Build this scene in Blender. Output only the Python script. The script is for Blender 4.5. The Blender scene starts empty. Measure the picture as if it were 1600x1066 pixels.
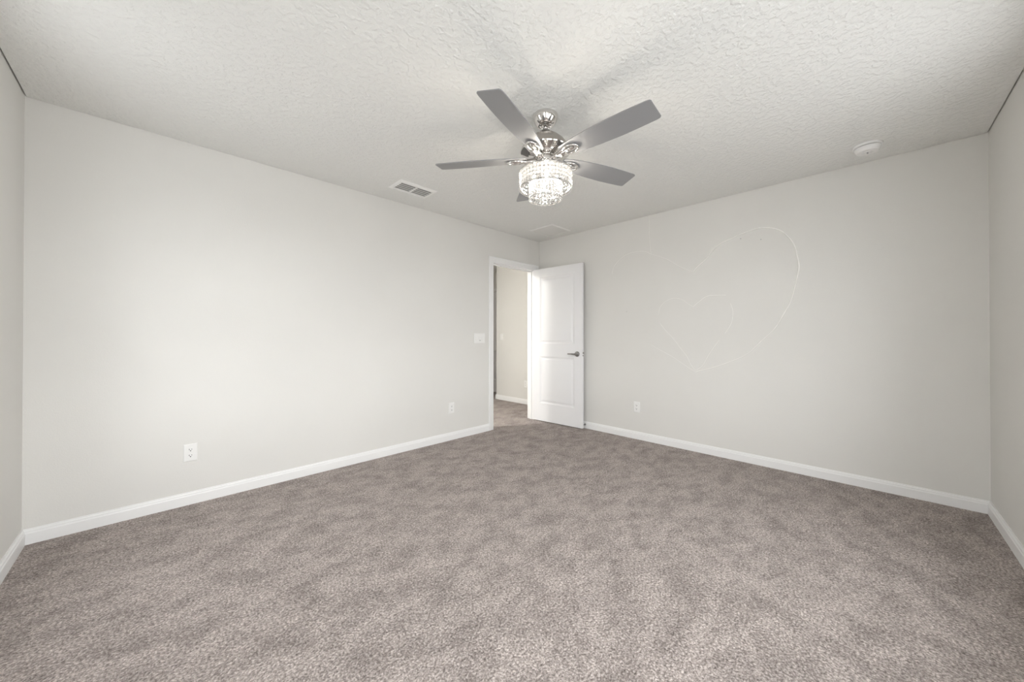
import bpy, bmesh, math, random
from mathutils import Vector, Matrix

random.seed(7)
S = bpy.context.scene
COL = S.collection
PI = math.pi
R = math.radians

# ------------------------------------------------------------------ room size (metres)
LX, LY, H = 4.284, 3.786, 2.44          # along the left wall, along the right wall, height
WT = 0.12                               # wall thickness
DX0, DX1, DH = 3.412, 4.190, 2.045      # doorway in the left wall
HX, HYC, HY1 = 4.90, 5.34, 6.70         # hall: wall beyond the doorway, its end, far end
HX0 = 1.40
AX = 5.41                               # recess with the second door
BAYX0 = 0.0

# ------------------------------------------------------------------ camera
cam = bpy.data.cameras.new('camera')
cam.sensor_fit = 'HORIZONTAL'
cam.sensor_width = 36.0
cam.lens = 560.09 / 1600 * 36.0
cam.shift_y = (522.794 - 533.0) / 1600.0
cam.clip_start = 0.02
co = bpy.data.objects.new('camera', cam)
COL.objects.link(co)
YAW, PITCH, ROLL = 0.787047, 0.0051944, 0.000313
fw = Vector((math.cos(YAW) * math.cos(PITCH), math.sin(YAW) * math.cos(PITCH), math.sin(PITCH)))
rt = Vector((math.sin(YAW), -math.cos(YAW), 0))
up = rt.cross(fw)
rt2 = rt * math.cos(ROLL) + up * math.sin(ROLL)
up2 = rt2.cross(fw)
M4 = Matrix.Identity(4)
for i in range(3):
    M4[i][0], M4[i][1], M4[i][2] = rt2[i], up2[i], -fw[i]
M4.translation = Vector((0.5067, 0.5326, 1.1329))
co.matrix_world = M4
S.camera = co

# ------------------------------------------------------------------ daylight, exposure
S.view_settings.view_transform = 'Standard'
S.view_settings.look = 'None'
S.view_settings.gamma = 1.0
S.view_settings.use_curve_mapping = False
S.view_settings.exposure = 0.07
S.cycles.use_denoising = True
S.cycles.max_bounces = 14
S.cycles.diffuse_bounces = 8
S.cycles.transparent_max_bounces = 24
S.cycles.sample_clamp_indirect = 10.0

SKY = 11.8                                # brightness of the overcast sky outside
GROUND = 5.6                             # brightness of the sunlit ground outside
w = bpy.data.worlds.new('sky'); S.world = w
w.use_nodes = True
_nt = w.node_tree; bg = _nt.nodes['Background']
_tc = _nt.nodes.new('ShaderNodeTexCoord'); _sx = _nt.nodes.new('ShaderNodeSeparateXYZ'); _mr = _nt.nodes.new('ShaderNodeMapRange')
_mr.inputs['From Min'].default_value = -0.04; _mr.inputs['From Max'].default_value = 0.04
_mr.inputs['To Min'].default_value = GROUND; _mr.inputs['To Max'].default_value = SKY
_nt.links.new(_tc.outputs['Generated'], _sx.inputs[0]); _nt.links.new(_sx.outputs['Z'], _mr.inputs['Value']); _nt.links.new(_mr.outputs[0], bg.inputs['Strength'])
bg.inputs['Color'].default_value = (0.96, 0.983, 1.0, 1)

# windows behind the camera, unseen, number and widths fitted to the room's light: (start, end, sill, head)
WIN_S = [(0.20, 1.30, 0.62, 2.12), (1.55, 2.15, 0.62, 2.12), (2.55, 3.15, 0.62, 2.12)]   # in the near right wall
WIN_W = [(0.40, 0.90, 0.62, 2.12), (2.45, 3.00, 0.62, 2.12)]         # in the near left wall

def portal(name, loc, rot, sx, sy):
    l = bpy.data.lights.new(name, 'AREA'); l.shape = 'RECTANGLE'
    l.size, l.size_y = sx, sy
    l.cycles.is_portal = True
    o = bpy.data.objects.new(name, l); COL.objects.link(o)
    o.location = loc; o.rotation_euler = rot
for a_, b_, c_, d_ in WIN_S: portal('daylight_portal', ((a_ + b_) / 2, -WT, (c_ + d_) / 2), (R(90), 0, 0), b_ - a_, d_ - c_)
for a_, b_, c_, d_ in WIN_W: portal('daylight_portal', (-WT, (a_ + b_) / 2, (c_ + d_) / 2), (R(90), 0, R(-90)), b_ - a_, d_ - c_)

FAN_BULB = 310.0                          # emission of the fan's bulbs
HALL_LAMP = 260.0                         # emission of the hall's ceiling lamp

# ------------------------------------------------------------------ materials
def mat(name, color, rough=0.5, metal=0.0, spec=0.5):
    m = bpy.data.materials.new(name); m.use_nodes = True
    b = m.node_tree.nodes['Principled BSDF']
    b.inputs['Base Color'].default_value = (*color, 1)
    b.inputs['Roughness'].default_value = rough
    b.inputs['Metallic'].default_value = metal
    b.inputs['Specular IOR Level'].default_value = spec
    return m, m.node_tree, b

def N(nt, t, **kw):
    n = nt.nodes.new(t)
    for k, v in kw.items():
        if k in n.inputs: n.inputs[k].default_value = v
        else: setattr(n, k, v)
    return n

def objcoord(nt, scale=(1, 1, 1)):
    tc = N(nt, 'ShaderNodeTexCoord'); mp = N(nt, 'ShaderNodeMapping')
    mp.inputs['Scale'].default_value = scale
    nt.links.new(tc.outputs['Object'], mp.inputs['Vector'])
    return mp.outputs['Vector']

def paint(name, color, rough, bump_scale, bump_dist, tint=0.02):
    m, nt, b = mat(name, color, rough, spec=0.3)
    v = objcoord(nt)
    n = N(nt, 'ShaderNodeTexNoise', Scale=bump_scale, Detail=3.0)
    nt.links.new(v, n.inputs['Vector'])
    bu = N(nt, 'ShaderNodeBump', Strength=0.5, Distance=bump_dist)
    nt.links.new(n.outputs['Fac'], bu.inputs['Height'])
    nt.links.new(bu.outputs['Normal'], b.inputs['Normal'])
    n2 = N(nt, 'ShaderNodeTexNoise', Scale=1.3, Detail=3.0)
    nt.links.new(v, n2.inputs['Vector'])
    rp = N(nt, 'ShaderNodeValToRGB')
    rp.color_ramp.elements[0].position = 0.3; rp.color_ramp.elements[1].position = 0.7
    rp.color_ramp.elements[0].color = (*[c * (1 - tint) for c in color], 1)
    rp.color_ramp.elements[1].color = (*[min(1, c * (1 + tint)) for c in color], 1)
    nt.links.new(n2.outputs['Fac'], rp.inputs['Fac'])
    nt.links.new(rp.outputs['Color'], b.inputs['Base Color'])
    return m

M_WALL = paint('wall_paint', (0.722, 0.712, 0.684), 0.62, 170.0, 0.0010)
M_TRIM, _, _ = mat('trim_paint', (0.84, 0.84, 0.835), 0.38)
M_DOOR, _, _ = mat('door_paint', (0.80, 0.80, 0.81), 0.35)
M_PLATE, _, _ = mat('white_plastic', (0.825, 0.82, 0.805), 0.35)
M_DARK, _, _ = mat('dark_slot', (0.03, 0.03, 0.03), 0.6)
M_DUCT, _, _ = mat('duct_grey', (0.36, 0.36, 0.35), 0.7)
M_VENT, _, _ = mat('vent_enamel', (0.86, 0.855, 0.835), 0.4)
M_LOUVRE, _, _ = mat('louvre_enamel', (0.74, 0.735, 0.71), 0.5)
M_NICKEL, _, _ = mat('brushed_nickel', (0.52, 0.48, 0.44), 0.26, 1.0)
M_CHROME, _, _ = mat('polished_chrome', (0.74, 0.72, 0.70), 0.05, 1.0)
M_LEVER, _, _ = mat('satin_nickel', (0.30, 0.29, 0.28), 0.30, 1.0)
M_RUBBER, _, _ = mat('black_rubber', (0.025, 0.025, 0.028), 0.6)
M_BLADE, _, _ = mat('silver_blade', (0.26, 0.26, 0.265), 0.36, 0.0)
M_GLASS = None

def ceiling_material():
    m, nt, b = mat('knockdown_ceiling', (0.79, 0.79, 0.768), 0.75, spec=0.2)
    v = objcoord(nt)
    n = N(nt, 'ShaderNodeTexNoise', Scale=36.0, Detail=4.0, Roughness=0.55)
    nt.links.new(v, n.inputs['Vector'])
    rp = N(nt, 'ShaderNodeValToRGB')
    rp.color_ramp.elements[0].position = 0.44; rp.color_ramp.elements[1].position = 0.60
    nt.links.new(n.outputs['Fac'], rp.inputs['Fac'])
    bu = N(nt, 'ShaderNodeBump', Strength=0.6, Distance=0.0045)
    nt.links.new(rp.outputs['Color'], bu.inputs['Height'])
    nt.links.new(bu.outputs['Normal'], b.inputs['Normal'])
    return m
M_CEIL = ceiling_material()

def carpet_material():
    m, nt, b = mat('carpet', (0.38, 0.34, 0.315), 0.95, spec=0.1)
    v = objcoord(nt)
    L = nt.links.new
    # yarn tufts
    wob = N(nt, 'ShaderNodeTexNoise', Scale=60.0, Detail=2.0)
    L(v, wob.inputs['Vector'])
    add = N(nt, 'ShaderNodeMixRGB', blend_type='LINEAR_LIGHT'); add.inputs['Fac'].default_value = 0.010
    L(v, add.inputs['Color1']); L(wob.outputs['Color'], add.inputs['Color2'])
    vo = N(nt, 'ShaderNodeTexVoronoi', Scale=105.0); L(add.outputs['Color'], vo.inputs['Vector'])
    fib = N(nt, 'ShaderNodeTexNoise', Scale=120.0, Detail=4.0, Roughness=0.75); L(v, fib.inputs['Vector'])
    # lay of the pile: its shading painted in as big soft patches, brushed either way
    mp = N(nt, 'ShaderNodeMapping'); mp.inputs['Rotation'].default_value = (0, 0, R(40)); mp.inputs['Scale'].default_value = (1.0, 1.45, 1)
    L(v, mp.inputs['Vector'])
    lay = N(nt, 'ShaderNodeTexNoise', Scale=5.4, Detail=8.0, Roughness=0.72, Distortion=0.15); L(mp.outputs['Vector'], lay.inputs['Vector'])
    layr = N(nt, 'ShaderNodeValToRGB')
    layr.color_ramp.elements[0].position = 0.385; layr.color_ramp.elements[1].position = 0.575
    layr.color_ramp.elements[0].color = (0.775, 0.77, 0.77, 1); layr.color_ramp.elements[1].color = (1.10, 1.10, 1.10, 1)
    L(lay.outputs['Fac'], layr.inputs['Fac'])
    # yarn colours
    cr = N(nt, 'ShaderNodeValToRGB'); e = cr.color_ramp
    e.elements[0].position = 0.30; e.elements[0].color = (0.15, 0.13, 0.12, 1)
    e.elements[1].position = 0.68; e.elements[1].color = (0.90, 0.82, 0.785, 1)
    k = e.elements.new(0.5); k.color = (0.525, 0.463, 0.435, 1)
    L(fib.outputs['Fac'], cr.inputs['Fac'])
    tint = N(nt, 'ShaderNodeMixRGB', blend_type='MULTIPLY'); tint.inputs['Fac'].default_value = 1
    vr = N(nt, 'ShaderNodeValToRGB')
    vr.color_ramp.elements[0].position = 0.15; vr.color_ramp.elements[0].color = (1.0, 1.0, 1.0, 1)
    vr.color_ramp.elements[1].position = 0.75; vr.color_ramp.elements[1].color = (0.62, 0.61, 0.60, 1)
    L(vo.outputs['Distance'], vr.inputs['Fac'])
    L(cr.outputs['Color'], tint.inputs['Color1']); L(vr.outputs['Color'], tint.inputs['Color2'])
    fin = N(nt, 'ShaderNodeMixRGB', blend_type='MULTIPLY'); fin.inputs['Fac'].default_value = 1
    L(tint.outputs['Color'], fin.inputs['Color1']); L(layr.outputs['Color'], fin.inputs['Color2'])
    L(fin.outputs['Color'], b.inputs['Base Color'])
    hm = N(nt, 'ShaderNodeMath', operation='SUBTRACT'); L(fib.outputs['Fac'], hm.inputs[0]); L(vo.outputs['Distance'], hm.inputs[1])
    bu = N(nt, 'ShaderNodeBump', Strength=0.8, Distance=0.008); L(hm.outputs[0], bu.inputs['Height'])
    L(bu.outputs['Normal'], b.inputs['Normal'])
    return m
M_CARPET = carpet_material()

def crystal_material():
    m = bpy.data.materials.new('cut_crystal'); m.use_nodes = True
    nt = m.node_tree; nt.nodes.clear()
    out = N(nt, 'ShaderNodeOutputMaterial')
    tr = N(nt, 'ShaderNodeBsdfTransparent'); tr.inputs['Color'].default_value = (0.84, 0.84, 0.84, 1)
    gl = N(nt, 'ShaderNodeBsdfGlossy', Roughness=0.04); gl.inputs['Color'].default_value = (0.70, 0.70, 0.70, 1)
    tl = N(nt, 'ShaderNodeBsdfTranslucent'); tl.inputs['Color'].default_value = (0.95, 0.95, 0.94, 1)
    a = N(nt, 'ShaderNodeMixShader'); a.inputs[0].default_value = 0.38
    c = N(nt, 'ShaderNodeMixShader'); c.inputs[0].default_value = 0.07
    nt.links.new(tr.outputs[0], a.inputs[1]); nt.links.new(gl.outputs[0], a.inputs[2])
    nt.links.new(a.outputs[0], c.inputs[1]); nt.links.new(tl.outputs[0], c.inputs[2])
    nt.links.new(c.outputs[0], out.inputs['Surface'])
    return m
M_CRYSTAL = crystal_material()

def pane_material():
    m = bpy.data.materials.new('window_glass'); m.use_nodes = True
    nt = m.node_tree; nt.nodes.clear()
    out = N(nt, 'ShaderNodeOutputMaterial')
    tr = N(nt, 'ShaderNodeBsdfTransparent'); gl = N(nt, 'ShaderNodeBsdfGlossy', Roughness=0.0)
    a = N(nt, 'ShaderNodeMixShader'); a.inputs[0].default_value = 0.06
    nt.links.new(tr.outputs[0], a.inputs[1]); nt.links.new(gl.outputs[0], a.inputs[2]); nt.links.new(a.outputs[0], out.inputs['Surface'])
    return m
M_PANE = pane_material()

def emit(name, color, strength):
    m = bpy.data.materials.new(name); m.use_nodes = True
    nt = m.node_tree; nt.nodes.clear()
    out = N(nt, 'ShaderNodeOutputMaterial'); e = N(nt, 'ShaderNodeEmission', Strength=strength)
    e.inputs['Color'].default_value = (*color, 1); nt.links.new(e.outputs[0], out.inputs['Surface'])
    return m
M_BULB = emit('lit_bulb', (1.0, 0.93, 0.82), FAN_BULB)
M_HALL = emit('lit_diffuser', (1.0, 0.985, 0.955), HALL_LAMP)

def cord_material():
    m, nt, b = mat('pale_cord', (0.93, 0.92, 0.89), 0.3)
    return m
M_CORD = cord_material()

# ------------------------------------------------------------------ mesh helpers
def box(bm, x0, x1, y0, y1, z0, z1, M=None):
    vs = [bm.verts.new(Vector(p)) for p in ((x0, y0, z0), (x1, y0, z0), (x1, y1, z0), (x0, y1, z0), (x0, y0, z1), (x1, y0, z1), (x1, y1, z1), (x0, y1, z1))]
    if M is not None:
        for v in vs: v.co = M @ v.co
    for f in ((0, 3, 2, 1), (4, 5, 6, 7), (0, 1, 5, 4), (1, 2, 6, 5), (2, 3, 7, 6), (3, 0, 4, 7)):
        bm.faces.new([vs[i] for i in f])
    return vs

def lathe(bm, prof, n=48, M=None, closed=False):
    """revolve (r, z) profile about Z"""
    rings = []
    for r, z in prof:
        if r < 1e-6:
            v = bm.verts.new((0, 0, z)); rings.append([v])
        else:
            rings.append([bm.verts.new((r * math.cos(2 * PI * i / n), r * math.sin(2 * PI * i / n), z)) for i in range(n)])
    if closed: rings.append(rings[0])
    for a, b in zip(rings, rings[1:]):
        for i in range(n):
            j = (i + 1) % n
            if len(a) == 1 and len(b) == 1: continue
            if len(a) == 1: bm.faces.new((a[0], b[i], b[j]))
            elif len(b) == 1: bm.faces.new((a[i], a[j], b[0]))
            else: bm.faces.new((a[i], a[j], b[j], b[i]))
    if M is not None:
        seen = set()
        for rg in rings:
            for v in rg:
                if v not in seen: v.co = M @ v.co; seen.add(v)

def tube(bm, pts, r, n=8, closed=False, cap=True):
    """round tube through points; r may be a list"""
    P = [Vector(p) for p in pts]; m = len(P)
    rs = r if isinstance(r, (list, tuple)) else [r] * m
    rings = []; ref = None
    for i in range(m):
        if closed: d = P[(i + 1) % m] - P[i - 1]
        else: d = P[min(i + 1, m - 1)] - P[max(i - 1, 0)]
        d.normalize()
        if ref is None: ref = d.orthogonal().normalized()
        a = (ref - d * ref.dot(d)).normalized(); ref = a
        b = d.cross(a)
        rings.append([bm.verts.new(P[i] + (a * math.cos(2 * PI * k / n) + b * math.sin(2 * PI * k / n)) * rs[i]) for k in range(n)])
    rr = list(zip(rings, rings[1:])) + ([(rings[-1], rings[0])] if closed else [])
    for a, b in rr:
        for k in range(n):
            bm.faces.new((a[k], a[(k + 1) % n], b[(k + 1) % n], b[k]))
    if cap and not closed:
        bm.faces.new(rings[0][::-1]); bm.faces.new(rings[-1])

def smooth_path(pts, sub=6):
    P = [Vector(p) for p in pts]; out = []
    for i in range(len(P) - 1):
        p0, p1, p2, p3 = P[max(i - 1, 0)], P[i], P[i + 1], P[min(i + 2, len(P) - 1)]
        for k in range(sub):
            t = k / sub
            out.append(0.5 * ((2 * p1) + (p2 - p0) * t + (2 * p0 - 5 * p1 + 4 * p2 - p3) * t * t + (3 * p1 - p0 - 3 * p2 + p3) * t ** 3))
    out.append(P[-1]); return out

def obj(name, bm, m, parent=None, smooth=False, bevel=0.0, loc=None, rot=None, angle=35):
    bmesh.ops.recalc_face_normals(bm, faces=bm.faces[:])
    me = bpy.data.meshes.new(name); bm.to_mesh(me); bm.free()
    me.materials.append(m)
    o = bpy.data.objects.new(name, me); COL.objects.link(o)
    if parent is not None: o.parent = parent
    if loc: o.location = loc
    if rot: o.rotation_euler = rot
    if bevel > 0:
        md = o.modifiers.new('bevel', 'BEVEL'); md.width = bevel; md.segments = 2; md.limit_method = 'ANGLE'; md.angle_limit = R(40)
    if smooth:
        for p in me.polygons: p.use_smooth = True
        try: me.set_sharp_from_angle(angle=R(angle))
        except Exception: pass
    return o

def struct(name, bm, m, **kw):
    o = obj(name, bm, m, **kw); o['kind'] = 'structure'; return o

def thing(name, label, cat, loc, rotz=0.0, group=None):
    o = bpy.data.objects.new(name, None); COL.objects.link(o)
    o.empty_display_size = 0.05
    o.location = loc; o.rotation_euler = (0, 0, rotz)
    o['label'] = label; o['category'] = cat
    if group: o['group'] = group
    return o

def B(): return bmesh.new()

# ------------------------------------------------------------------ room shell
WZ = 2.47
bm = B(); box(bm, -0.3, AX + 0.6, -0.3, HY1 + 0.3, -0.12, 0); struct('floor', bm, M_CARPET)

bm = B()                                                        # slab set just inside the walls: the dark joint line is a real gap
box(bm, 0.007, LX - 0.003, 0.006, LY - 0.003, H, WZ)
box(bm, HX0 + 0.003, AX - 0.003, LY + WT + 0.003, HY1 - 0.003, H, WZ)
box(bm, -WT, AX + WT, -WT, HY1 + WT, WZ, WZ + 0.1)
struct('ceiling', bm, M_CEIL)

bm = B()                                                        # left wall with the doorway
box(bm, -WT, DX0, LY, LY + WT, 0, WZ)
box(bm, DX1, AX + WT, LY, LY + WT, 0, WZ)
box(bm, DX0, DX1, LY, LY + WT, DH, WZ)
struct('wall_left', bm, M_WALL)

bm = B(); box(bm, LX, LX + WT, -WT, LY, 0, WZ); struct('wall_right', bm, M_WALL)

def window_wall(bm, put, lo, hi, wins):
    """wall from lo to hi with openings; put(a, b, z0, z1) adds one block"""
    c = lo
    for x0, x1, z0, z1 in wins:
        put(c, x0, 0, WZ); put(x0, x1, 0, z0); put(x0, x1, z1, WZ); c = x1
    put(c, hi, 0, WZ)
bm = B(); window_wall(bm, lambda a, b, c, d: box(bm, a, b, -WT, 0, c, d), -WT, LX, WIN_S)
struct('wall_near_right', bm, M_WALL)                           # behind the camera, to its right
bm = B(); window_wall(bm, lambda a, b, c, d: box(bm, -WT, 0, a, b, c, d), 0, LY, WIN_W)
struct('wall_near_left', bm, M_WALL)                            # behind the camera, to its left

def window(name, L, Hh, loc, rotz):
    """sash window in local XZ, depth along Y"""
    f = 0.045
    bm = B()
    box(bm, 0, f, -0.03, 0.03, 0, Hh); box(bm, L - f, L, -0.03, 0.03, 0, Hh)
    box(bm, f, L - f, -0.03, 0.03, 0, f); box(bm, f, L - f, -0.03, 0.03, Hh - f, Hh)
    box(bm, f, L - f, -0.02, 0.02, Hh / 2 - 0.02, Hh / 2 + 0.02)
    box(bm, L / 2 - 0.025, L / 2 + 0.025, -0.021, 0.021, f, Hh - f)
    o = struct(name, bm, M_TRIM, loc=loc, rot=(0, 0, rotz))
    bm = B(); box(bm, f, L - f, -0.003, 0.003, f, Hh - f)
    obj('window_pane', bm, M_PANE, parent=o)
nw = 0
for q in WIN_S:
    nw += 1; window('window_%d' % nw, q[1] - q[0], q[3] - q[2], (q[0], -0.07, q[2]), 0)
for q in WIN_W:
    nw += 1; window('window_%d' % nw, q[1] - q[0], q[3] - q[2], (-0.07, q[0], q[2]), R(90))

# hall beyond the doorway
bm = B()
box(bm, HX, AX + WT, LY + WT, HYC, 0, WZ)                       # block whose west face is the bright wall seen through the doorway
struct('wall_hall_right', bm, M_WALL)
bm = B(); box(bm, HX0, 3.80, 5.20, HY1, 0, WZ); struct('hall_shade_block', bm, M_WALL)  # unseen block, added and sized to keep the hall lamp off the recess
bm = B(); box(bm, AX, AX + WT, HYC, HY1, 0, WZ); struct('wall_hall_recess', bm, M_WALL)
bm = B(); box(bm, HX0, AX + WT, HY1, HY1 + WT, 0, WZ); struct('wall_hall_far', bm, M_WALL)
bm = B(); box(bm, HX0 - WT, HX0, LY + WT, HY1 + WT, 0, WZ); struct('wall_hall_left', bm, M_WALL)

# baseboards: stepped profile swept along each wall
BP = [(0, 0), (0.014, 0), (0.014, 0.058), (0.011, 0.064), (0.0105, 0.072), (0.006, 0.078), (0.0055, 0.083), (0, 0.083)]
def baseboard(name, a, b, inward, cut_a=0, cut_b=0):
    """a,b wall points; inward unit normal; cut: +1 mitre for an inner corner, -1 for an outer one"""
    a, b, n = Vector((*a, 0)), Vector((*b, 0)), Vector((*inward, 0))
    d = (b - a).normalized()
    bm = B()
    A = [bm.verts.new(a + n * t + d * t * cut_a + Vector((0, 0, z))) for t, z in BP]
    Bv = [bm.verts.new(b + n * t - d * t * cut_b + Vector((0, 0, z))) for t, z in BP]
    m = len(BP)
    for i in range(m): bm.faces.new((A[i], A[(i + 1) % m], Bv[(i + 1) % m], Bv[i]))
    bm.faces.new(A[::-1]); bm.faces.new(Bv)
    return struct(name, bm, M_TRIM)
CW = 0.058                                                      # casing width
baseboard('baseboard_left', (0, LY), (DX0 - CW, LY), (0, -1), 1, 0)
baseboard('baseboard_right', (LX, 0), (LX, LY), (-1, 0), 1, 0)
baseboard('baseboard_near_left', (0, 0), (0, LY), (1, 0), 1, 1)
baseboard('baseboard_near_right', (0, 0), (LX, 0), (0, 1), 1, 1)
baseboard('baseboard_hall_right', (HX, LY + WT), (HX, HYC), (-1, 0), 0, -1)
baseboard('baseboard_hall_end', (HX, HYC), (AX, HYC), (0, 1), -1, 0)

# door casing and jamb lining
bm = B()
def casing_leg(bm, x0, x1, z0, z1, y, s):
    box(bm, x0, x1, min(y, y + s * 0.012), max(y, y + s * 0.012), z0, z1)
r_ = 0.006
for y, s in ((LY, -1), (LY + WT, 1)):
    casing_leg(bm, DX0 - CW, DX0 + 0.010, 0, DH + CW, y, s)
    casing_leg(bm, DX1, DX1 + CW, 0, DH + CW, y, s)
    casing_leg(bm, DX0 + 0.010, DX1, DH - 0.010, DH + CW, y, s)
    ys = (y + s * 0.012, y + s * 0.018)                         # raised outer band
    for q in ((DX0 - CW, DX0 - CW + 0.022, 0, DH + CW), (DX1 + CW - 0.022, DX1 + CW, 0, DH + CW), (DX0 - CW + 0.022, DX1 + CW - 0.022, DH + CW - 0.022, DH + CW)):
        box(bm, q[0], q[1], min(ys), max(ys), q[2], q[3])
struct('trim_1', bm, M_TRIM, bevel=0.003)
bm = B()
JT = 0.018
box(bm, DX0, DX0 + JT, LY, LY + WT, 0, DH); box(bm, DX1 - JT, DX1, LY, LY + WT, 0, DH); box(bm, DX0 + JT, DX1 - JT, LY, LY + WT, DH - JT, DH)
box(bm, DX0 + JT, DX0 + JT + 0.011, LY + 0.04, LY + 0.075, 0, DH - JT)                 # stops
box(bm, DX1 - JT - 0.011, DX1 - JT, LY + 0.04, LY + 0.075, 0, DH - JT)
box(bm, DX0 + JT + 0.011, DX1 - JT - 0.011, LY + 0.04, LY + 0.075, DH - JT - 0.011, DH - JT)
struct('trim_2', bm, M_TRIM, bevel=0.0015)

# ------------------------------------------------------------------ two-panel doors
def panel_door_mesh(W, Hd, T):
    """slab in local X (0..W from the hinge), thickness Y -T/2..T/2, moulded panels on both faces"""
    bm = B()
    stile, panels = 0.112, ((0.235, 0.855), (1.025, 1.905))
    zs = [0, *[z for p in panels for z in p], Hd]
    for s in (-1, 1):
        y = s * T / 2
        def q(x0, x1, z0, z1, yy=y):
            bm.faces.new([bm.verts.new(p) for p in ((x0, yy, z0), (x1, yy, z0), (x1, yy, z1), (x0, yy, z1))])
        q(0, stile, 0, Hd); q(W - stile, W, 0, Hd)
        for a, b in ((0, panels[0][0]), (panels[0][1], panels[1][0]), (panels[1][1], Hd)): q(stile, W - stile, a, b)
        for a, b in panels:
            # moulding: slopes in, flat groove, slopes out to a raised field
            steps = [(0, 0), (0.004, -0.0035), (0.017, -0.0085), (0.026, -0.0085), (0.044, -0.0035), (0.047, -0.0030)]
            rings = []
            for ins, dep in steps:
                yy = y + s * dep
                rings.append([bm.verts.new(p) for p in ((stile + ins, yy, a + ins), (W - stile - ins, yy, a + ins), (W - stile - ins, yy, b - ins), (stile + ins, yy, b - ins))])
            for r0, r1 in zip(rings, rings[1:]):
                for i in range(4): bm.faces.new((r0[i], r0[(i + 1) % 4], r1[(i + 1) % 4], r1[i]))
            bm.faces.new(rings[-1])
    h = T / 2
    for f in (((0, -h, 0), (0, h, 0), (0, h, Hd), (0, -h, Hd)), ((W, -h, 0), (W, h, 0), (W, h, Hd), (W, -h, Hd)),
              ((0, -h, 0), (W, -h, 0), (W, h, 0), (0, h, 0)), ((0, -h, Hd), (W, -h, Hd), (W, h, Hd), (0, h, Hd))):
        bm.faces.new([bm.verts.new(p) for p in f])
    bmesh.ops.remove_doubles(bm, verts=bm.verts[:], dist=1e-5)
    return bm

def lever(parent, W, T, s, name='door_handle'):
    """lever handle on face s of the door, lever pointing to the hinge"""
    bm = B()
    x, z, y = W - 0.070, 0.905, s * T / 2
    Mx = Matrix.Translation((x, y, z)) @ Matrix.Rotation(-s * PI / 2, 4, 'X')
    lathe(bm, [(0, 0), (0.033, 0), (0.033, 0.005), (0.029, 0.011), (0.016, 0.015), (0.0125, 0.02), (0.0125, 0.045), (0, 0.045)], 32, Mx)
    yy = y + s * 0.047
    tube(bm, smooth_path([(x + 0.008, yy, z), (x - 0.02, yy + s * 0.003, z), (x - 0.06, yy, z + 0.001), (x - 0.112, yy - s * 0.006, z)], 4),
         [0.011] * 4 + [0.0095] * 4 + [0.008] * 4 + [0.007], 12)
    o = obj(name, bm, M_LEVER, parent=parent, smooth=True)
    return o

DW, DHt, DT = 0.758, 2.022, 0.035
# open bedroom door, hinged at the right jamb and swung a little past square
hinge = Vector((4.166, 3.777, 0.010))
ang = math.atan2(3.005 - 3.771, 4.187 - 4.145)                  # direction of the slab from hinge to free edge
bm = panel_door_mesh(DW, DHt, DT)
door = struct('door_1', bm, M_DOOR, smooth=True, angle=12, rot=(0, 0, ang), loc=tuple(hinge))
door['label'] = 'white two-panel door standing open against the right wall'
lever(door, DW, DT, -1); lever(door, DW, DT, 1)
bm = B()                                                        # latch plate on the free edge
box(bm, DW, DW + 0.0015, -0.0125, 0.0125, 0.875, 0.935)
lp = obj('latch_plate', bm, M_PLATE, parent=door)
bm = B(); box(bm, DW + 0.0015, DW + 0.003, -0.009, 0.009, 0.880, 0.896); box(bm, DW + 0.0015, DW + 0.012, -0.008, 0.008, 0.911, 0.928)
obj('latch_bolt', bm, M_LEVER, parent=lp)
for z in (0.2, 1.02, 1.83):                                     # hinge knuckles
    bm = B()
    lathe(bm, [(0, z - 0.045), (0.006, z - 0.045), (0.006, z + 0.045), (0, z + 0.045)], 12, Matrix.Translation((-0.004, DT / 2 + 0.005, 0)))
    obj('hinge', bm, M_LEVER, parent=door, smooth=True)

# closed door in the hall recess
bm = panel_door_mesh(0.76, DHt, DT)
d2 = struct('door_2', bm, M_DOOR, smooth=True, angle=12, rot=(0, 0, R(90)), loc=(AX - 0.006, 5.62, 0.012))
bm = B()
for q in ((5.56, 5.617, 0, 2.10), (6.383, 6.44, 0, 2.10), (5.617, 6.383, 2.043, 2.10)):
    box(bm, AX - 0.03, AX, q[0], q[1], q[2], q[3])
struct('trim_3', bm, M_TRIM, bevel=0.003)

# ------------------------------------------------------------------ wall plates
def plate_parts(t, W, Hh):
    """plate in local XZ, front towards -Y"""
    bm = B()
    rings = []
    for ins, y in ((0, 0), (0, -0.0035), (0.004, -0.006)):
        rings.append([bm.verts.new(p) for p in ((-W / 2 + ins, y, -Hh / 2 + ins), (W / 2 - ins, y, -Hh / 2 + ins), (W / 2 - ins, y, Hh / 2 - ins), (-W / 2 + ins, y, Hh / 2 - ins))])
    for a, b in zip(rings, rings[1:]):
        for i in range(4): bm.faces.new((a[i], a[(i + 1) % 4], b[(i + 1) % 4], b[i]))
    bm.faces.new(rings[-1]); bm.faces.new(rings[0])
    obj('cover_plate', bm, M_PLATE, parent=t)

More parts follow.
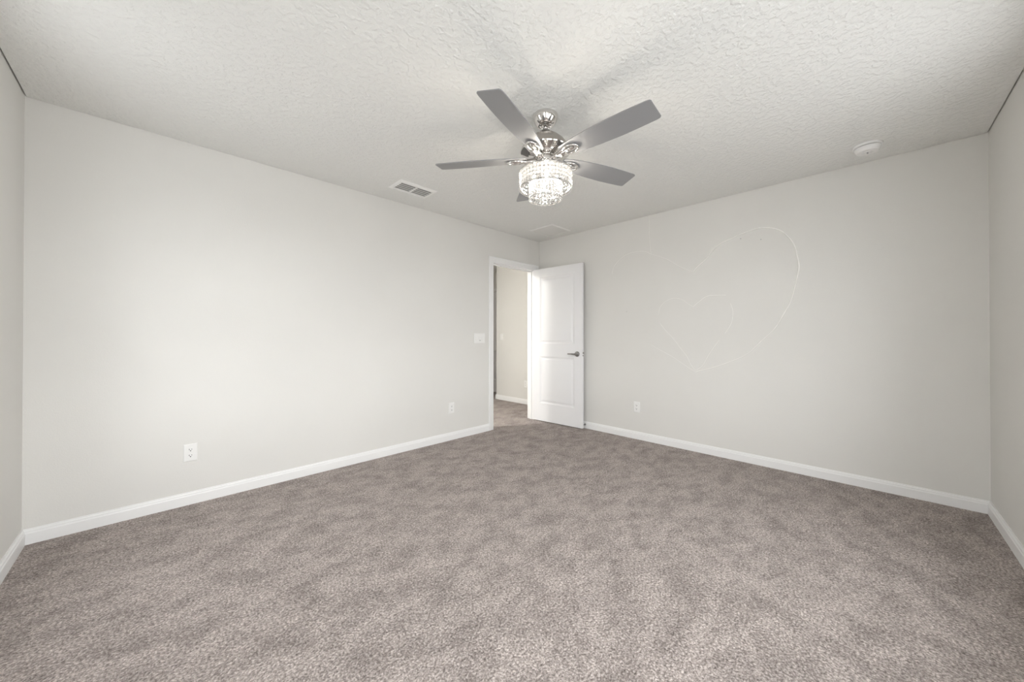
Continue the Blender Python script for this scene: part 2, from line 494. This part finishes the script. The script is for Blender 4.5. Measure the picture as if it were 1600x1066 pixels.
def outlet(label, loc, rotz):
    t = thing('wall_outlet', label, 'outlet', loc, rotz, 'wall outlets')
    plate_parts(t, 0.071, 0.116)
    for s in (1, -1):
        bm = B()
        zc = s * 0.0195
        pts = []
        for k in range(24):                                     # round-sided receptacle face
            a = 2 * PI * k / 24
            pts.append((0.0172 * math.cos(a), max(-0.0125, min(0.0125, 0.0172 * math.sin(a))) + zc))
        a0 = [bm.verts.new((x, -0.005, z)) for x, z in pts]; a1 = [bm.verts.new((x, -0.0082, z)) for x, z in pts]
        for k in range(24): bm.faces.new((a0[k], a0[(k + 1) % 24], a1[(k + 1) % 24], a1[k]))
        bm.faces.new(a1)
        f = obj('receptacle', bm, M_PLATE, parent=t)
        bm = B()
        box(bm, -0.0078, -0.0050, -0.0086, -0.0080, zc - 0.001, zc + 0.0075); box(bm, 0.0052, 0.0076, -0.0086, -0.0080, zc, zc + 0.0065)
        lathe(bm, [(0, 0), (0.0032, 0), (0.0032, 0.0006), (0, 0.0006)], 12, Matrix.Translation((0, -0.0080, zc - 0.0065)) @ Matrix.Rotation(PI / 2, 4, 'X'))
        obj('slot', bm, M_DARK, parent=f)
    bm = B()
    lathe(bm, [(0, 0), (0.0032, 0), (0.0028, 0.0012), (0, 0.0014)], 12, Matrix.Translation((0, -0.0058, 0)) @ Matrix.Rotation(PI / 2, 4, 'X'))
    obj('screw', bm, M_PLATE, parent=t, smooth=True)
    return t

def switch(label, loc, rotz, gangs):
    t = thing('light_switch', label, 'switch', loc, rotz)
    W = 0.071 + 0.046 * (gangs - 1)
    plate_parts(t, W, 0.116)
    for g in range(gangs):
        xc = (g - (gangs - 1) / 2) * 0.046
        bm = B()
        box(bm, xc - 0.0185, xc + 0.0185, -0.0068, -0.0055, -0.035, 0.035)
        fr = obj('switch_frame', bm, M_PLATE, parent=t)
        bm = B()
        vs = box(bm, xc - 0.0155, xc + 0.0155, -0.0095, -0.0062, -0.031, 0.031)
        for v in vs:
            if v.co.y < -0.009: v.co.y += -0.0022 if v.co.z < 0 else 0.0016
        obj('rocker', bm, M_PLATE, parent=fr)
        if gangs == 3 and g == 1:
            bm = B(); box(bm, xc - 0.012, xc + 0.012, -0.0125, -0.0112, -0.0275, -0.0235); obj('dimmer_slot', bm, M_DARK, parent=fr)
    return t

switch('wide white three-gang light switch on the left wall beside the doorway', (3.209, LY, 1.111), 0, 3)
outlet('white wall outlet low on the left wall, far from the door, nearest the camera', (0.681, LY, 0.347), 0)
outlet('small white wall outlet low on the left wall near the doorway, below the light switch', (2.812, LY, 0.347), 0)
outlet('white wall outlet low on the right wall beside the open door', (LX, 2.366, 0.352), R(-90))
switch('white single light switch on the hall wall seen through the doorway', (HX, 5.20, 1.124), R(-90), 1)
outlet('white wall outlet low on the hall wall seen through the doorway', (HX, 4.614, 0.335), R(-90))

# ------------------------------------------------------------------ ceiling fittings
def register(name, label, cat, cx, cy, W, D, fr, th, nl, bars, slant, tilt_dir, back, cover=0.40, lm=None):
    """grille under the ceiling: frame, louvres, grey plate painted as the dark duct"""
    t = thing(name, label, cat, (cx, cy, H))
    bm = B()
    for ins, z, nxt in ((0, 0, None),):
        rings = []
        for i_, z_ in ((0, 0), (0.003, -0.004), (fr * 0.8, -th), (fr, -th), (fr, 0)):
            rings.append([bm.verts.new(p) for p in ((-W / 2 + i_, -D / 2 + i_, z_), (W / 2 - i_, -D / 2 + i_, z_), (W / 2 - i_, D / 2 - i_, z_), (-W / 2 + i_, D / 2 - i_, z_))])
        for a, b in zip(rings, rings[1:]):
            for i in range(4): bm.faces.new((a[i], a[(i + 1) % 4], b[(i + 1) % 4], b[i]))
    obj('grille_frame', bm, M_VENT, parent=t)
    bm = B(); box(bm, -W / 2 + fr, W / 2 - fr, -D / 2 + fr, D / 2 - fr, -0.0012, -0.0002); obj('duct_shade_plate', bm, back, parent=t)  # flat plate, its grey stands in for the shade inside a duct
    for bx in bars:
        bm = B(); box(bm, bx - 0.006, bx + 0.006, -D / 2 + fr, D / 2 - fr, -th, -0.001); obj('centre_bar', bm, M_VENT, parent=t)
    edges = [-W / 2 + fr] + [b for b in bars] + [W / 2 - fr]
    for a, b in zip(edges, edges[1:]):
        pad0 = 0.006 if a in bars else 0.0; pad1 = 0.006 if b in bars else 0.0
        bm = B()
        for k in range(nl):
            yc = -D / 2 + fr + (k + 0.5) * (D - 2 * fr) / nl
            Mx = Matrix.Translation((0, yc, -th * 0.52)) @ Matrix.Rotation(tilt_dir * R(slant), 4, 'X')
            lw = (D - 2 * fr) / nl * cover
            box(bm, a + pad0, b - pad1, -lw, lw, -0.0006, 0.0006, Mx)
        obj('louvres', bm, lm or M_VENT, parent=t)
    return t

register('supply_vent', 'white two-section louvred air vent on the ceiling above the left wall', 'vent', 2.130, 3.403, 0.358, 0.226, 0.028, 0.011, 5, [0.0], 12, 1, M_DUCT, 0.33)
register('return_vent', 'large square white air grille on the ceiling in the far corner above the door', 'vent', 3.957, 3.331, 0.365, 0.363, 0.016, 0.009, 26, [], 12, -1, M_DUCT, 0.46, M_LOUVRE)

t = thing('smoke_detector', 'round white smoke detector on the ceiling near the right wall', 'smoke detector', (3.957, 0.548, H))
bm = B(); lathe(bm, [(0, 0), (0.076, 0), (0.076, -0.011), (0.073, -0.014), (0, -0.014)], 48); obj('mounting_ring', bm, M_PLATE, parent=t, smooth=True)
bm = B(); lathe(bm, [(0.0, -0.014), (0.061, -0.014), (0.061, -0.0185), (0, -0.0185)], 48); obj('sensing_gap', bm, M_DUCT, parent=t, smooth=True)
bm = B(); lathe(bm, [(0, -0.0185), (0.068, -0.0185), (0.067, -0.024), (0.059, -0.043), (0.054, -0.047), (0.030, -0.048), (0.028, -0.0455), (0.022, -0.0455), (0.020, -0.050), (0, -0.051)], 48)
obj('cover', bm, M_PLATE, parent=t, smooth=True)
bm = B(); box(bm, -0.012, 0.012, -0.004, 0.004, -0.0525, -0.0500); obj('alarm_slot', bm, M_DUCT, parent=t)

# spring door stop on the baseboard behind the open door
t = thing('door_stop', 'small door stop with black tip on the baseboard behind the open door', 'door stop', (LX - 0.0142, 3.029, 0.048))
bm = B(); Mx = Matrix.Rotation(-PI / 2, 4, 'Y')
lathe(bm, [(0, 0), (0.012, 0), (0.012, 0.003), (0.005, 0.006), (0.0045, 0.032), (0, 0.032)], 16, Mx); obj('stem', bm, M_LEVER, parent=t, smooth=True)
bm = B(); lathe(bm, [(0, 0.032), (0.008, 0.032), (0.0085, 0.038), (0.007, 0.044), (0, 0.045)], 16, Mx); obj('rubber_tip', bm, M_RUBBER, parent=t, smooth=True)

# ------------------------------------------------------------------ heart outlines of pale cord on the right wall
L1 = [(2.667, 1.866), (2.646, 1.939), (2.574, 2.013), (2.474, 2.062), (2.359, 2.07), (2.266, 2.055), (2.203, 2.018), (2.04, 1.941), (1.942, 1.868), (1.862, 1.816), (1.778, 1.772)]
L2 = [(1.778, 1.772), (1.74, 1.815), (1.653, 1.889), (1.61, 1.945), (1.533, 2.009), (1.433, 2.043), (1.33, 2.074), (1.232, 2.09), (1.138, 2.07), (1.07, 2.028), (1.021, 1.963), (0.983, 1.888), (0.968, 1.811), (0.955, 1.721), (0.963, 1.648), (0.985, 1.529), (1.012, 1.423), (1.073, 1.289)]
L2b = [(1.073, 1.289), (1.118, 1.207), (1.176, 1.137), (1.223, 1.087), (1.321, 0.977), (1.449, 0.905), (1.584, 0.844), (1.728, 0.796), (1.758, 0.783)]
L3 = [(2.205, 1.042), (2.09, 0.98), (1.976, 0.921), (1.87, 0.85), (1.758, 0.783)]
V = [(2.224, 2.438), (2.223, 2.31), (2.217, 2.169), (2.203, 2.018)]
S1 = [(1.779, 1.427), (1.832, 1.462), (1.887, 1.507), (1.975, 1.525), (2.057, 1.494), (2.108, 1.437), (2.126, 1.361), (2.109, 1.275), (2.058, 1.205), (1.975, 1.113), (1.895, 1.006), (1.836, 0.926), (1.803, 0.855), (1.762, 0.80)]
S2 = [(1.779, 1.427), (1.712, 1.483), (1.653, 1.521), (1.569, 1.525), (1.494, 1.519), (1.454, 1.438), (1.435, 1.362), (1.448, 1.257), (1.501, 1.16), (1.549, 1.099), (1.605, 1.013), (1.655, 0.926), (1.698, 0.845), (1.755, 0.80)]
def cord(name, label, runs):
    bm = B()
    for pts, r in runs:
        path = smooth_path([(LX - r * 1.25, y, z) for y, z in pts], 5)
        tube(bm, path, [r * (0.8 + 0.4 * random.random()) for _ in path], 6)
    o = obj(name, bm, M_CORD, smooth=True)
    o['label'] = label; o['category'] = 'wall decoration'
    return o
cord('heart_outline', 'large heart outline of thin pale cord on the right wall, hung from the ceiling', [(L1, 0.0014), (L2[:8], 0.0036), (L2[7:], 0.0042), (L2b, 0.0020), (L3, 0.0010), (V, 0.0012)])
cord('heart_outline', 'small faint heart outline of thin pale cord nested inside the large wall heart', [(S1[:7], 0.0010), (S1[7:], 0.0014), (S2[:5], 0.0018), (S2[5:9], 0.0013), (S2[9:], 0.0016)])
def nail(y, z, label, r=0.004):
    bm = B()
    lathe(bm, [(0, -0.002), (r * 0.6, -0.002), (r * 0.6, 0.002), (r, 0.002), (r * 0.8, 0.0035), (0, 0.004)], 12, Matrix.Rotation(-PI / 2, 4, 'Y'))
    o = obj('nail_head', bm, M_DUCT, smooth=True, loc=(LX, y, z)); o['label'] = label; o['category'] = 'nail'
nail(1.218, 1.987, 'tiny grey nail head inside the top right lobe of the large heart')
nail(1.371, 2.023, 'tiny grey nail head just under the rising edge of the large heart')
nail(2.485, 1.413, 'tiny grey nail head on the right wall near the open door')

# ------------------------------------------------------------------ ceiling fan with crystal lamp
FX, FY = 2.142, 1.893
fan = thing('ceiling_fan', 'five-blade silver ceiling fan with a lit tiered crystal lamp', 'ceiling fan', (FX, FY, H))
Z = lambda z: z - H                                             # heights below are above the floor
bm = B()
lathe(bm, [(0, Z(2.4395)), (0.073, Z(2.4395)), (0.075, Z(2.436)), (0.0745, Z(2.430)), (0.071, Z(2.417)), (0.0645, Z(2.402)), (0.055, Z(2.388)), (0.047, Z(2.381)), (0.044, Z(2.379)), (0.034, Z(2.379)), (0.031, Z(2.384)), (0.029, Z(2.400)), (0, Z(2.400))], 64)
can = obj('canopy', bm, M_CHROME, parent=fan, smooth=True, angle=50)
bm = B()
lathe(bm, [(0, Z(2.402)), (0.018, Z(2.397)), (0.024, Z(2.388)), (0.021, Z(2.377)), (0.0125, Z(2.371)), (0.0125, Z(2.345)), (0, Z(2.345))], 32)
obj('downrod', bm, M_CHROME, parent=fan, smooth=True)
bm = B()
lathe(bm, [(0, Z(2.352)), (0.024, Z(2.352)), (0.026, Z(2.349)), (0.026, Z(2.338)), (0.023, Z(2.335)), (0, Z(2.335))], 40)
obj('rod_collar', bm, M_LEVER, parent=fan, smooth=True)
bm = B()
lathe(bm, [(0.02, Z(2.336)), (0.036, Z(2.333)), (0.060, Z(2.322)), (0.088, Z(2.302)), (0.114, Z(2.277)), (0.134, Z(2.250)), (0.145, Z(2.232)), (0.148, Z(2.224))], 72)
obj('motor_housing', bm, M_NICKEL, parent=fan, smooth=True, angle=50)
bm = B()
lathe(bm, [(0.148, Z(2.224)), (0.146, Z(2.219)), (0.138, Z(2.217)), (0.112, Z(2.207)), (0.075, Z(2.196)), (0.060, Z(2.193)), (0.060, Z(2.186)), (0.052, Z(2.184)), (0.052, Z(2.160)), (0.0, Z(2.160))], 72)
obj('motor_base', bm, M_CHROME, parent=fan, smooth=True, angle=40)

ZB = 2.186                                                      # blade height
def blade_mesh():
    bm = B()
    prof = [(0.125, 0.040), (0.17, 0.049), (0.24, 0.059), (0.34, 0.067), (0.46, 0.071), (0.56, 0.069), (0.640, 0.0655), (0.656, 0.0625), (0.6625, 0.056)]
    top, bot = [], []
    th = 0.0028
    outline = [(x, y) for x, y in prof] + [(x, -y) for x, y in reversed(prof)]
    outline = [(0.112, -0.031)] + [(0.112, 0.031)] + outline
    a = [bm.verts.new((x, y, th)) for x, y in outline]; b = [bm.verts.new((x, y, -th)) for x, y in outline]
    n = len(outline)
    bm.faces.new(a); bm.faces.new(b[::-1])
    for i in range(n): bm.faces.new((a[i], b[i], b[(i + 1) % n], a[(i + 1) % n]))
    return bm
def bracket_mesh():
    """oval loop under the blade with a boss in its middle, and two arms to the hub"""
    bm = B()
    Rt = Matrix.Rotation(R(-12), 4, 'X')
    T = lambda p: Rt @ Vector(p)
    cx = 0.178; zt = -0.010
    ring = [T((cx + 0.050 * math.cos(2 * PI * k / 28), 0.030 * math.sin(2 * PI * k / 28), zt)) for k in range(28)]
    tube(bm, ring, 0.0065, 8, closed=True)
    lathe(bm, [(0, 0.007), (0.018, 0.006), (0.022, 0), (0.016, -0.007), (0, -0.010)], 20, Rt @ Matrix.Translation((cx - 0.006, 0, zt)) @ Matrix.Diagonal((1.6, 0.75, 1, 1)))
    for s in (-1, 1):
        tube(bm, smooth_path([(0.050, s * 0.012, -0.014), (0.085, s * 0.013, -0.017), T((0.112, s * 0.014, -0.014)), T((0.136, s * 0.016, zt))], 4), 0.0075, 8)
    tube(bm, [(0.050, 0, -0.014), T((0.10, 0, -0.015)), T((0.150, 0, zt))], [0.011, 0.010, 0.009], 8)
    return bm
blade0 = bracket0 = None
for k in range(5):
    a = R(-162 + 72 * k)
    if k == 0:
        pb = blade0 = obj('blade', blade_mesh(), M_BLADE, parent=fan, bevel=0.0012)
        br = bracket0 = obj('blade_bracket', bracket_mesh(), M_CHROME, parent=pb, smooth=True, angle=60)
    else:
        pb = blade0.copy(); COL.objects.link(pb); pb.parent = fan
        br = bracket0.copy(); COL.objects.link(br); br.parent = pb
    pb.location = (0, 0, Z(ZB)); pb.rotation_euler = Matrix.Rotation(a, 3, 'Z').to_euler()
    pb.rotation_euler = (Matrix.Rotation(a, 3, 'Z') @ Matrix.Rotation(R(-12), 3, 'X')).to_euler()
    br.location = (0, 0, 0); br.rotation_euler = (R(12), 0, 0)

# lamp: holder, bulbs and two tiers of crystal strands
bm = B()
lathe(bm, [(0, Z(2.160)), (0.058, Z(2.160)), (0.066, Z(2.150)), (0.066, Z(2.124)), (0.060, Z(2.118)), (0, Z(2.118))], 48)
obj('lamp_fitter', bm, M_CHROME, parent=fan, smooth=True)
bm = B()
for k in range(6):                                              # spokes that carry the tiers
    a = R(60 * k + 20); c, s = math.cos(a), math.sin(a)
    tube(bm, [(0.05 * c, 0.05 * s, Z(2.121)), (0.150 * c, 0.150 * s, Z(2.106))], 0.003, 6)
lathe(bm, [(0, Z(2.118)), (0.030, Z(2.118)), (0.030, Z(2.070)), (0.040, Z(2.066)), (0.040, Z(2.058)), (0, Z(2.058))], 32)
obj('lamp_frame', bm, M_CHROME, parent=fan, smooth=True)

def ring_mesh(r, zs, w):
    bm = B()
    for z in zs: lathe(bm, [(r - w, Z(z - 0.003)), (r + w, Z(z - 0.003)), (r + w, Z(z + 0.003)), (r - w, Z(z + 0.003))], 72, closed=True)
    return bm
def strand_mesh(n, height, wd):
    """n cut octagonal crystals hung one under the other, local Z down from 0, facing +X"""
    bm = B(); step = height / n
    for k in range(n):
        zc = -(k + 0.5) * step; hh = step * 0.47; hw = wd / 2
        oc = [(-hw, -hh * .55), (-hw * .55, -hh), (hw * .55, -hh), (hw, -hh * .55), (hw, hh * .55), (hw * .55, hh), (-hw * .55, hh), (-hw, hh * .55)]
        mid = [bm.verts.new((0, y, zc + z)) for y, z in oc]
        for sx in (1, -1):
            f1 = [bm.verts.new((sx * 0.0035, y * .62, zc + z * .66)) for y, z in oc]
            top = bm.verts.new((sx * 0.0052, 0, zc))
            for i in range(8):
                j = (i + 1) % 8
                bm.faces.new((mid[i], mid[j], f1[j], f1[i])); bm.faces.new((f1[i], f1[j], top))
    return bm
def tier(name, r, ztop, zbot, count, n):
    o = obj(name, ring_mesh(r, (ztop, zbot), 0.0022), M_CHROME, parent=fan, smooth=True, angle=40)
    hgt = ztop - zbot - 0.008
    first = None
    for k in range(count):
        a = 2 * PI * k / count
        if first is None:
            s = first = obj('crystal_strand', strand_mesh(n, hgt, 2 * PI * r / count * 0.94), M_CRYSTAL, parent=o)
        else:
            s = first.copy(); COL.objects.link(s); s.parent = o
        s.location = (r * math.cos(a), r * math.sin(a), Z(ztop - 0.004)); s.rotation_euler = (0, 0, a)
    return o
tier('upper_tier', 0.152, 2.102, 2.006, 44, 4)
tier('lower_tier', 0.097, 2.040, 1.944, 30, 4)

b0 = s0 = None
for k in range(4):
    a = R(45 + 90 * k)
    if k == 0:
        bm = B(); lathe(bm, [(0, -0.032), (0.004, -0.024), (0.008, -0.012), (0.0105, -0.001), (0.009, 0.009), (0.007, 0.018), (0, 0.018)], 20)
        b = b0 = obj('bulb', bm, M_BULB, parent=fan, smooth=True)
        bm = B(); lathe(bm, [(0, 0.018), (0.010, 0.018), (0.010, 0.042), (0, 0.042)], 16)
        s = s0 = obj('bulb_socket', bm, M_CHROME, parent=b, smooth=True)
    else:
        b = b0.copy(); COL.objects.link(b); b.parent = fan
        s = s0.copy(); COL.objects.link(s); s.parent = b
    b.location = (0.066 * math.cos(a), 0.066 * math.sin(a), Z(2.066))

# ------------------------------------------------------------------ hall ceiling lamp (lights the hall beyond the doorway)
t = thing('ceiling_lamp', 'round white flush ceiling lamp in the hall behind the left wall', 'lamp', (2.05, 4.62, H))
bm = B(); lathe(bm, [(0, 0), (0.17, 0), (0.17, -0.02), (0.15, -0.024), (0, -0.024)], 40); obj('lamp_base', bm, M_PLATE, parent=t, smooth=True)
bm = B(); lathe(bm, [(0.145, -0.024), (0.14, -0.045), (0.10, -0.066), (0.05, -0.074), (0, -0.076)], 40); obj('diffuser', bm, M_HALL, parent=t, smooth=True)
